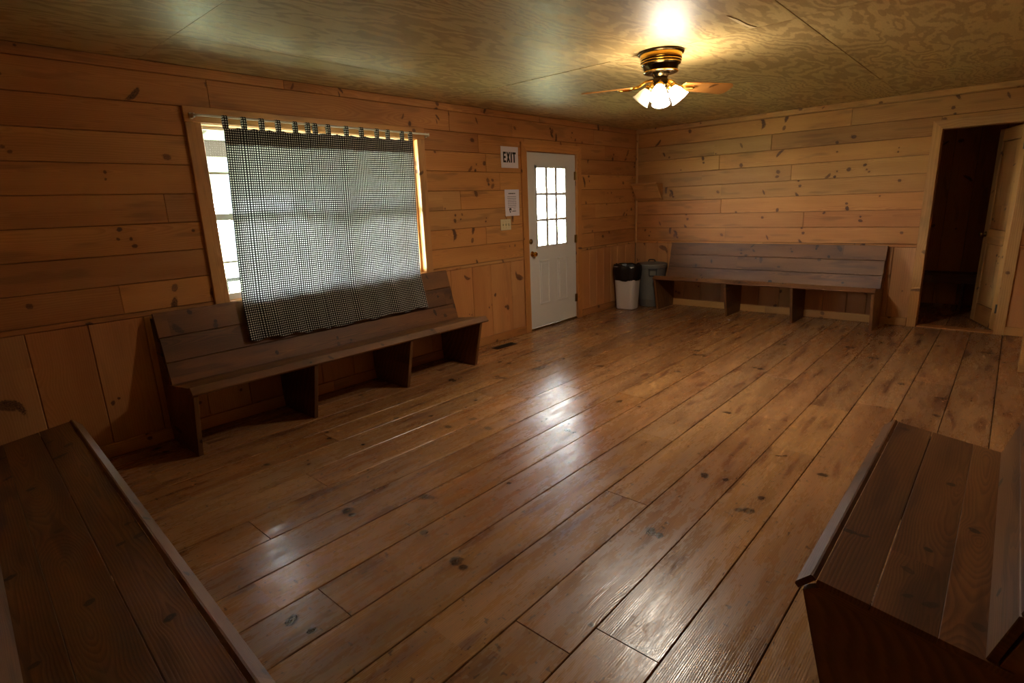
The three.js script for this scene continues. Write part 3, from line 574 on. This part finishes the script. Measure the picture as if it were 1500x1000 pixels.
// ---------------------------------------------------------------- papers and switches on the window wall
{
  const sheet = (name, label, z0, z1, y0, y1) => {
    const t = thing(name, label, 'sign', [0.0, (y0 + y1) / 2, (z0 + z1) / 2], Math.PI / 2);   // local x -> -z, local z -> +x
    const w = z1 - z0, h = y1 - y0, ge = new THREE.BoxGeometry(w, h, 0.0012, 12, 12, 1), p = ge.attributes.position;
    for (let i = 0; i < p.count; i++) { const x = p.getX(i) / w, y = p.getY(i) / h; p.setZ(i, p.getZ(i) + 0.0035 + 0.004 * Math.max(0, x * y * 4 - 0.3)); }
    ge.computeVertexNormals(); mesh('sheet', ge, M.paper, t); return t;
  };
  const e = sheet('exit_sign', 'white paper sign with bold black EXIT beside the door', 2.595, 2.873, 1.868, 2.087);
  // condensed block capitals
  const st = 0.0175, hh = 0.108, shapes = [];
  const R4 = (x0, x1, y0, y1) => shapes.push([[x0, y0], [x1, y0], [x1, y1], [x0, y1]]);
  let x = -0.104; const b0 = -0.054, b1 = b0 + hh;
  R4(x, x + st, b0, b1); R4(x + st, x + 0.045, b0, b0 + 0.02); R4(x + st, x + 0.045, b1 - 0.02, b1); R4(x + st, x + 0.04, -0.009, 0.011);
  x = -0.052; shapes.push([[x, b1], [x + 0.02, b1], [x + 0.06, b0], [x + 0.04, b0]]); shapes.push([[x + 0.04, b1], [x + 0.06, b1], [x + 0.02, b0], [x, b0]]);
  x = 0.016; R4(x, x + 0.02, b0, b1);
  x = 0.044; R4(x, x + 0.056, b1 - 0.021, b1); R4(x + 0.018, x + 0.038, b0, b1 - 0.02);
  mesh('lettering', merge(shapes.map((s) => new THREE.ExtrudeGeometry(new THREE.Shape(s.map((q) => new THREE.Vector2(...q))), { depth: 0.0007, bevelEnabled: false }))).translate(0, 0, 0.0046), M.ink, e);
  const n = sheet('notice', 'white printed notice with a small emblem above the light switches', 2.603, 2.836, 1.362, 1.643);
  const r = rng(31), lines = [], bold = [], foot = [];
  const words = (y, x0, x1, h, arr) => { let a = x0; while (a < x1) { const l = 0.008 + r() * 0.016; arr.push(box(a, Math.min(x1, a + l), y - h / 2, y + h / 2, 0, 0.0005)); a += l + 0.004; } };
  words(0.098, -0.055, 0.055, 0.011, bold);
  for (let k = 0; k < 7; k++) words(0.066 - k * 0.0187, -0.074 + r() * 0.008, 0.072 - r() * 0.008, 0.006, lines);
  words(-0.066, 0.018, 0.05, 0.006, lines); words(-0.09, -0.004, 0.06, 0.009, foot);
  mesh('small_print', merge(lines).translate(0, 0, 0.0045), M.faintInk, n); mesh('title_print', merge(bold).translate(0, 0, 0.0045), M.ink, n); mesh('footer_print', merge(foot).translate(0, 0, 0.0045), M.ink, n);
  const em = new THREE.Shape(); em.moveTo(-0.018, 0.02); em.quadraticCurveTo(0, 0.032, 0.018, 0.02); em.quadraticCurveTo(0.018, -0.012, 0, -0.026); em.quadraticCurveTo(-0.018, -0.012, -0.018, 0.02);
  const hole = new THREE.Path(); hole.absellipse(0.002, -0.002, 0.007, 0.011, 0, Math.PI * 2, true); em.holes.push(hole);
  mesh('emblem', new THREE.ExtrudeGeometry(em, { depth: 0.0006, bevelEnabled: false }).translate(-0.035, -0.082, 0.0045), M.ink, n);

  const s = thing('switch_plate', 'ivory three-gang light switch plate below the notice', 'light switch', [0.0, 1.272, 2.838], Math.PI / 2);
  mesh('plate', rbox(0.166, 0.118, 0.007, 0.003).translate(0, 0, 0.0038), M.ivory, s);
  for (const k of [-1, 0, 1]) {
    mesh('slot', box(k * 0.046 - 0.006, k * 0.046 + 0.006, -0.013, 0.013, 0.006, 0.0078), M.ivoryDark, s);
    mesh('toggle', rbox(0.009, 0.012, 0.016, 0.003).rotateX(k === 1 ? 0.6 : -0.6).translate(k * 0.046, k === 1 ? -0.004 : 0.004, 0.012), M.ivory, s);
    for (const y of [-0.03, 0.03]) mesh('screw', new THREE.CylinderGeometry(0.0032, 0.0032, 0.0015, 10).rotateX(Math.PI / 2).translate(k * 0.046, y, 0.0078), M.ivoryDark, s);
  }
}

// ---------------------------------------------------------------- slanted wall pocket in the corner
{
  const t = thing('wall_pocket', 'slanted pine wall pocket in the corner above the trash cans', 'wall shelf', [0.02, 1.48, 0]);
  const w = 0.395, h = 0.215, dp = 0.16, r = rng(44);
  const ang = Math.atan2(dp, h);
  addPlank(t, 'front_panel', w - 0.02, Math.hypot(dp, h) - 0.012, 0.012, pineA, M.pine[0], [w / 2, h / 2 + 0.006, dp / 2 + 0.03], [1, 0, 0], [0, -Math.sin(ang), Math.cos(ang)], { rng: r, row: 3 });
  addPlank(t, 'top_strip', w + 0.004, 0.03, 0.014, pineA, M.pine, [w / 2, h - 0.006, dp + 0.037], [1, 0, 0], [0, -Math.sin(ang) * 0.3, Math.cos(ang)], { rng: r });
  addPlank(t, 'ledge', w + 0.02, 0.05, 0.016, pineA, M.pine, [w / 2, 0.008, 0.026], [1, 0, 0], [0, 1, 0], { rng: r });
  for (const x of [0, w - 0.012]) {
    const ge = new THREE.ExtrudeGeometry(new THREE.Shape([[0, 0], [-0.02, 0], [-dp - 0.022, h], [0, h]].map((q) => new THREE.Vector2(...q))), { depth: 0.012, bevelEnabled: false }).rotateY(Math.PI / 2).translate(x, 0, 0.001);
    mesh('side_panel', woodUV(ge, pineA, 5, 0.7, 'y'), M.pine[0], t);
  }
}

// ---------------------------------------------------------------- trash cans
{
  // white rectangular bin with rounded corners, tapered, black bag folded over the rim
  const t = thing('trash_can', 'white plastic trash can with a black bag folded over the rim', 'trash can', [0.225, 0, 0.605], 0.08);
  const ring = (w, d, rr, n = 40, e = 4) => { const out = []; for (let i = 0; i < n; i++) { const a = i / n * Math.PI * 2, c = Math.cos(a), s = Math.sin(a); const k = (Math.abs(c) ** e + Math.abs(s) ** e) ** (-1 / e); out.push([c * k * w / 2, s * k * d / 2]); } return out; };
  const loft = (rings) => {
    const pos = [], idx = [], n = rings[0].p.length; for (const q of rings) for (const v of q.p) pos.push(v[0], v[2] ?? q.y, v[1]);
    for (let j = 0; j + 1 < rings.length; j++) for (let i = 0; i < n; i++) { const a = j * n + i, b = j * n + (i + 1) % n; idx.push(a, a + n, b, b, a + n, b + n); }
    const ge = new THREE.BufferGeometry(); ge.setAttribute('position', new THREE.Float32BufferAttribute(pos, 3)); ge.setIndex(idx); ge.computeVertexNormals(); return ge;
  };
  const R = (y, w, d) => ({ y, p: ring(w, d) });
  mesh('bin', loft([R(0.012, 0.02, 0.02), R(0.012, 0.24, 0.2), R(0, 0.25, 0.21), R(0.01, 0.268, 0.226), R(0.58, 0.335, 0.285), R(0.6, 0.345, 0.295), R(0.6, 0.33, 0.28), R(0.03, 0.25, 0.215), R(0.03, 0.02, 0.02)]), M.canWhite, t);
  const bagRing = (y, w, d, a, ph) => ({ y, p: ring(w, d, 0, 96, 2.7).map(([x, z], i) => { const n = 1 + a * 0.8 * noise(i * 0.55, y * 9 + 3) + a * 0.5 * noise(i * 1.3 + 7, y * 22); return [x * n, z * n, y + a * 0.5 * noise(i * 0.35, ph * 0.3 + 9)]; }) });
  mesh('bag', loft([bagRing(0.405, 0.332, 0.285, 0.03, 1), bagRing(0.42, 0.352, 0.295, 0.04, 1), bagRing(0.48, 0.37, 0.303, 0.04, 2), bagRing(0.55, 0.38, 0.31, 0.04, 3), bagRing(0.605, 0.376, 0.308, 0.035, 4), bagRing(0.622, 0.35, 0.3, 0.03, 5), bagRing(0.61, 0.315, 0.265, 0.04, 6), bagRing(0.5, 0.28, 0.235, 0.06, 7), bagRing(0.4, 0.26, 0.22, 0.06, 8), bagRing(0.38, 0.02, 0.02, 0, 9)]), M.bag, t);

  const k = thing('trash_can', 'round grey lidded trash can with side handle behind the white one', 'trash can', [0.39, 0, 0.219]);
  const L = (pts) => new THREE.LatheGeometry(pts.map((q) => new THREE.Vector2(...q)), 48);
  mesh('can', L([[0, 0.01], [0.155, 0.01], [0.16, 0], [0.168, 0.012], [0.17, 0.05], [0.195, 0.52], [0.2, 0.54], [0.208, 0.545], [0.208, 0.575], [0.2, 0.578], [0.19, 0.55], [0.17, 0.03], [0, 0.03]]), M.canGrey, k);
  const lid = mesh('lid', L([[0, 0.625], [0.06, 0.624], [0.15, 0.612], [0.175, 0.604], [0.2, 0.606], [0.214, 0.598], [0.212, 0.572], [0.207, 0.572], [0.209, 0.594], [0.175, 0.596], [0, 0.612]]), M.canGrey, k);
  mesh('lid_handle', new THREE.TubeGeometry(new THREE.CatmullRomCurve3([[-0.05, 0.62], [-0.045, 0.645], [-0.02, 0.652], [0.02, 0.652], [0.045, 0.645], [0.05, 0.62]].map(([x, y]) => new THREE.Vector3(x, y, 0))), 24, 0.009, 8), M.canDark, lid);
  // bail handle on the side towards the room
  for (const a of [1.02, 4.16]) {
    const hg = new THREE.TubeGeometry(new THREE.CatmullRomCurve3([[-0.048, 0.0], [-0.048, -0.075], [-0.04, -0.088], [0.04, -0.088], [0.048, -0.075], [0.048, 0.0]].map(([x, y]) => new THREE.Vector3(x, y, 0)), false, 'catmullrom', 0.1), 32, 0.006, 8);
    mesh('handle', merge([hg, box(-0.06, 0.06, -0.008, 0.012, -0.014, 0.008)]).rotateX(-0.05).translate(0, 0.535, 0.212).rotateY(Math.PI / 2 - a), M.canDark, k);
  }
}

// ---------------------------------------------------------------- floor register and scraps
{
  const t = thing('floor_vent', 'dark slotted metal floor register by the baseboard', 'vent', [0.205, 0.0012, 3.16]);
  const w = 0.1, l = 0.3;
  mesh('frame', merge([box(-w / 2, w / 2, 0, 0.003, -l / 2, -l / 2 + 0.016), box(-w / 2, w / 2, 0, 0.003, l / 2 - 0.016, l / 2), box(-w / 2, -w / 2 + 0.014, 0, 0.003, -l / 2, l / 2), box(w / 2 - 0.014, w / 2, 0, 0.003, -l / 2, l / 2)]), M.vent, t);
  mesh('well', box(-w / 2 + 0.01, w / 2 - 0.01, 0.0, 0.0006, -l / 2 + 0.01, l / 2 - 0.01), M.ink, t);
  for (let k = 0; k < 17; k++) mesh('slat', box(-w / 2 + 0.012, w / 2 - 0.012, 0.0006, 0.0026, -l / 2 + 0.025 + k * 0.0155, -l / 2 + 0.0315 + k * 0.0155), M.vent, t);
  const scrap = (x, z, s, lab) => { const c = thing('paper_scrap', lab, 'paper scrap', [x, 0.002, z], s * 40); const ge = new THREE.PlaneGeometry(0.045 * s, 0.025 * s, 4, 3).rotateX(-Math.PI / 2), p = ge.attributes.position; for (let i = 0; i < p.count; i++) p.setY(i, 0.002 + 0.006 * Math.abs(noise(p.getX(i) * 90, p.getZ(i) * 90 + s))); ge.computeVertexNormals(); mesh('scrap', ge, M.paper, c); };
  scrap(1.694, 0.69, 1, 'small crumpled white paper scrap before the long bench'); scrap(1.277, 0.89, 0.4, 'tiny white fleck of paper on the floor before the long bench');
}

// ---------------------------------------------------------------- ceiling fan with its light kit
{
  const F = [2.235, H - 0.002, 3.67];
  const t = thing('ceiling_fan', 'brass ceiling fan with wooden blades and glowing glass shades', 'ceiling fan', F);
  const lathe = (pts, n = 56) => new THREE.LatheGeometry(pts.map((q) => new THREE.Vector2(...q)), n);
  mesh('ceiling_plate', lathe([[0, -0.001], [0.152, -0.001], [0.152, -0.012], [0.145, -0.016], [0, -0.016]]), M.darkBrass, t);
  mesh('brass_band', lathe([[0.136, -0.014], [0.138, -0.018], [0.138, -0.044], [0.134, -0.05], [0.1, -0.05]]), M.brass, t);
  mesh('motor_housing', lathe([[0.1, -0.048], [0.128, -0.05], [0.133, -0.056], [0.132, -0.064], [0.126, -0.067], [0.13, -0.071], [0.129, -0.078], [0.121, -0.082], [0.117, -0.09], [0.11, -0.118], [0.112, -0.122], [0.108, -0.13], [0.09, -0.134], [0, -0.134]]), M.darkBrass, t);
  for (const y of [[0.1285, -0.074, 0.004], [0.113, -0.124, 0.0035], [0.1325, -0.06, 0.0035]]) mesh('trim_ring', new THREE.TorusGeometry(y[0], y[2], 8, 56).rotateX(Math.PI / 2).translate(0, y[1], 0), M.brass, t);
  mesh('neck', lathe([[0.06, -0.132], [0.062, -0.14], [0.05, -0.15], [0.046, -0.165], [0.05, -0.172], [0.05, -0.2], [0.044, -0.215], [0.03, -0.228], [0.012, -0.235], [0.01, -0.25], [0, -0.252]]), M.darkBrass, t);
  // two blades with ringed irons
  const yB = -0.212;
  for (const [az, rr, pitch] of [[-66, 0.62, -19], [161, 0.545, -11]]) {
    const arm = new THREE.Group(); arm.name = 'blade_arm'; t.add(arm); arm.rotation.y = -THREE.MathUtils.degToRad(az);
    const iron = new THREE.CatmullRomCurve3([[0.04, -0.168], [0.1, -0.176], [0.145, yB + 0.012], [0.19, yB + 0.004]].map(([x, y]) => new THREE.Vector3(x, y, 0)));
    const flat = new THREE.TubeGeometry(iron, 20, 0.009, 10);
    mesh('iron', merge([flat, new THREE.TorusGeometry(0.042, 0.006, 8, 36).rotateX(Math.PI / 2).scale(1.15, 1, 0.8).translate(0.235, yB + 0.001, 0), new THREE.SphereGeometry(0.02, 16, 10).scale(1.6, 0.5, 0.9).translate(0.185, yB + 0.004, 0)]), M.brass, arm);
    const s = new THREE.Shape(); const r0 = 0.19; s.moveTo(r0, -0.045); s.quadraticCurveTo(r0 - 0.012, 0, r0, 0.045); s.lineTo(rr - 0.05, 0.066); s.quadraticCurveTo(rr, 0.06, rr, 0.02); s.lineTo(rr, -0.02); s.quadraticCurveTo(rr, -0.06, rr - 0.05, -0.066); s.closePath();
    const ge = new THREE.ExtrudeGeometry(s, { depth: 0.006, bevelEnabled: true, bevelSize: 0.001, bevelThickness: 0.001, bevelSegments: 1 }).rotateX(-Math.PI / 2).rotateX(THREE.MathUtils.degToRad(pitch)).translate(0, yB + 0.006, 0);
    mesh('blade', woodUV(ge, pineA, 2, 0.2, 'x'), M.blade[0], arm);
  }
  // light kit
  const bell = [[0.02, 0], [0.024, 0.005], [0.031, 0.018], [0.044, 0.045], [0.05, 0.068], [0.055, 0.088], [0.063, 0.102]];
  for (const [az, lit] of [[66, true], [-24, true], [156, false], [246, true]]) {
    const a = THREE.MathUtils.degToRad(az), out = new THREE.Vector3(Math.cos(a), 0, Math.sin(a)), dir = out.clone().multiplyScalar(0.6).add(new THREE.Vector3(0, -0.8, 0)).normalize();
    const s0 = out.clone().multiplyScalar(0.045).add(new THREE.Vector3(0, -0.185, 0)), q = new THREE.Quaternion().setFromUnitVectors(new THREE.Vector3(0, 1, 0), dir);
    const arm = mesh('lamp_arm', merge([new THREE.CylinderGeometry(0.013, 0.011, 0.05, 16).translate(0, 0.012, 0), lathe([[0.012, 0.03], [0.027, 0.032], [0.03, 0.04], [0.03, 0.056], [0.024, 0.058]], 24)]), M.brass, t);
    arm.position.copy(s0); arm.quaternion.copy(q);
    const sh = mesh('glass_shade', lathe(bell.map(([r, y]) => [r, y + 0.046]), 40), lit ? M.shade : M.clearShade, t); sh.position.copy(s0); sh.quaternion.copy(q);
    const bp = s0.clone().addScaledVector(dir, 0.1);
    const bulb = mesh('bulb', new THREE.SphereGeometry(0.024, 20, 14).scale(1, 1.25, 1), lit ? M.bulb : M.bulbOff, t); bulb.position.copy(bp); bulb.quaternion.copy(q);
    if (lit) { const l = new THREE.PointLight(LAMP.color, LAMP.cd, 0, 2); l.name = 'bulb_light'; l.position.copy(bp); l.castShadow = true; l.shadow.radius = 1.2; t.add(l); }
  }
  // pull chain
  mesh('pull_chain', new THREE.CylinderGeometry(0.0015, 0.0015, 0.06, 6).translate(0.03, -0.27, 0.02), M.brass, t);
}
// splintered veneer on the ceiling sheet by the fan
{
  const c = scene.getObjectByName('ceiling'); const s = new THREE.Shape([[0, 0], [0.12, 0.012], [0.26, 0.006], [0.36, 0.02], [0.33, -0.006], [0.2, -0.012], [0.09, -0.008]].map((q) => new THREE.Vector2(...q)));
  const m = mesh('veneer_splinter', new THREE.ExtrudeGeometry(s, { depth: 0.0015, bevelEnabled: false }).rotateX(Math.PI / 2), std({ color: 0xe6d2a4, roughness: 0.8 }), c); m.position.set(2.835, H - 0.0035, 4.09); m.rotation.y = Math.PI / 2 - 0.06; m.userData.label = 'pale splinter torn from the plywood face';
}

// ---------------------------------------------------------------- outside the window: porch, pavilion, trees
{
  const gr = new THREE.Mesh(new THREE.BoxGeometry(60, 0.1, 70), M.grass); gr.name = 'ground'; gr.position.set(-30.6, -0.6, 3); gr.receiveShadow = true; gr.userData = { label: 'bright grassy ground outside the window', category: 'ground', kind: 'structure' }; scene.add(gr);
  const d = thing('porch_deck', 'weathered plank porch deck outside the window wall', 'porch'); d.userData.kind = 'structure';
  for (let k = 0; k < 14; k++) mesh('deck_board', box(-2.1 + k * 0.14, -2.1 + k * 0.14 + 0.134, -0.2, -0.16, 0, 8.2), M.deck, d);
  const p = thing('porch_roof', 'porch roof with rafters seen through the window', 'roof'); p.userData.kind = 'structure';
  const rf = mesh('roof_deck', rbox(2.5, 0.03, 8.6, 0.004).rotateZ(0.2).translate(-1.2, 2.52, 4), M.porchRoof, p);
  for (let k = 0; k < 9; k++) mesh('rafter', rbox(2.4, 0.12, 0.045, 0.004).rotateZ(0.2).translate(-1.2, 2.445, 0.4 + k * 0.95), M.porchWood, p);
  mesh('beam', rbox(0.09, 0.16, 8.4, 0.005).translate(-1.95, 2.14, 4), M.porchWood, p);
  for (const z of [0.2, 3.2, 7.6]) mesh('post', rbox(0.09, 2.24, 0.09, 0.005).translate(-1.95, 0.96, z), M.porchWood, p);
  const r = thing('porch_railing', 'grey porch railing with upright balusters outside the window', 'railing');
  mesh('top_rail', rbox(0.09, 0.04, 7.2, 0.006).translate(-1.95, 0.83, 3.9), M.rail, r); mesh('bottom_rail', rbox(0.05, 0.06, 7.2, 0.006).translate(-1.95, -0.04, 3.9), M.rail, r);
  for (let k = 0; k < 40; k++) mesh('baluster', box(-1.97, -1.93, -0.02, 0.82, 0.4 + k * 0.18, 0.44 + k * 0.18), M.rail, r);
  const b = thing('pavilion', 'blue-grey metal-roofed pavilion far beyond the porch', 'building', [-10.5, -0.55, 0]);
  const ro = mesh('roof', rbox(3.4, 0.05, 9, 0.01).rotateZ(0.28).translate(0, 3.0, 2), M.metalRoof, b);
  for (let k = 0; k < 18; k++) mesh('roof_seam', rbox(3.38, 0.03, 0.03, 0.005).rotateZ(0.28).translate(0, 3.03, -2.3 + k * 0.5), M.siding, ro);
  for (const z of [-2.2, 2, 6.2]) for (const x of [-1.4, 1.4]) mesh('post', rbox(0.14, 2.55 + x * 0.28, 0.14, 0.01).translate(x, (2.55 + x * 0.28) / 2, z), M.siding, b);
  mesh('beam', rbox(0.16, 0.2, 8.8, 0.01).translate(1.45, 3.1, 2), M.siding, b);
  const tr = rng(17);
  const tree = (x, z, s, mat, label) => {
    const t = thing('tree', label, 'tree', [x, -0.55, z], 0, 'trees beyond the porch');
    mesh('trunk', new THREE.CylinderGeometry(0.1 * s, 0.16 * s, 2.2 * s, 10).translate(0, 1.1 * s, 0), M.bark, t);
    const ge = new THREE.IcosahedronGeometry(1.5 * s, 20), q = ge.attributes.position, v = new THREE.Vector3(); const o = tr() * 50;
    for (let i = 0; i < q.count; i++) { v.fromBufferAttribute(q, i); const n = v.clone().normalize(); const k = 1 + 0.25 * fbm(n.x * 2.2 + o, n.y * 2.2 + n.z * 3) + 0.12 * noise(n.x * 9 + o, n.y * 9 + n.z * 12) + 0.08 * noise(n.x * 26, n.y * 26 + n.z * 31 + o); v.multiplyScalar(k); q.setXYZ(i, v.x, v.y * 1.15 + 2.9 * s, v.z); }
    ge.computeVertexNormals(); mesh('crown', ge, mat, t);
  };
  tree(-15, -4.5, 1.5, M.leaf, 'round green tree nearest the pavilion end'); tree(-18, -9.5, 1.7, M.leaf2, 'tall light green tree behind the porch posts'); tree(-19, 6.5, 1.8, M.leaf2, 'light green tree behind the pavilion');
}

renderer.render(scene, camera);
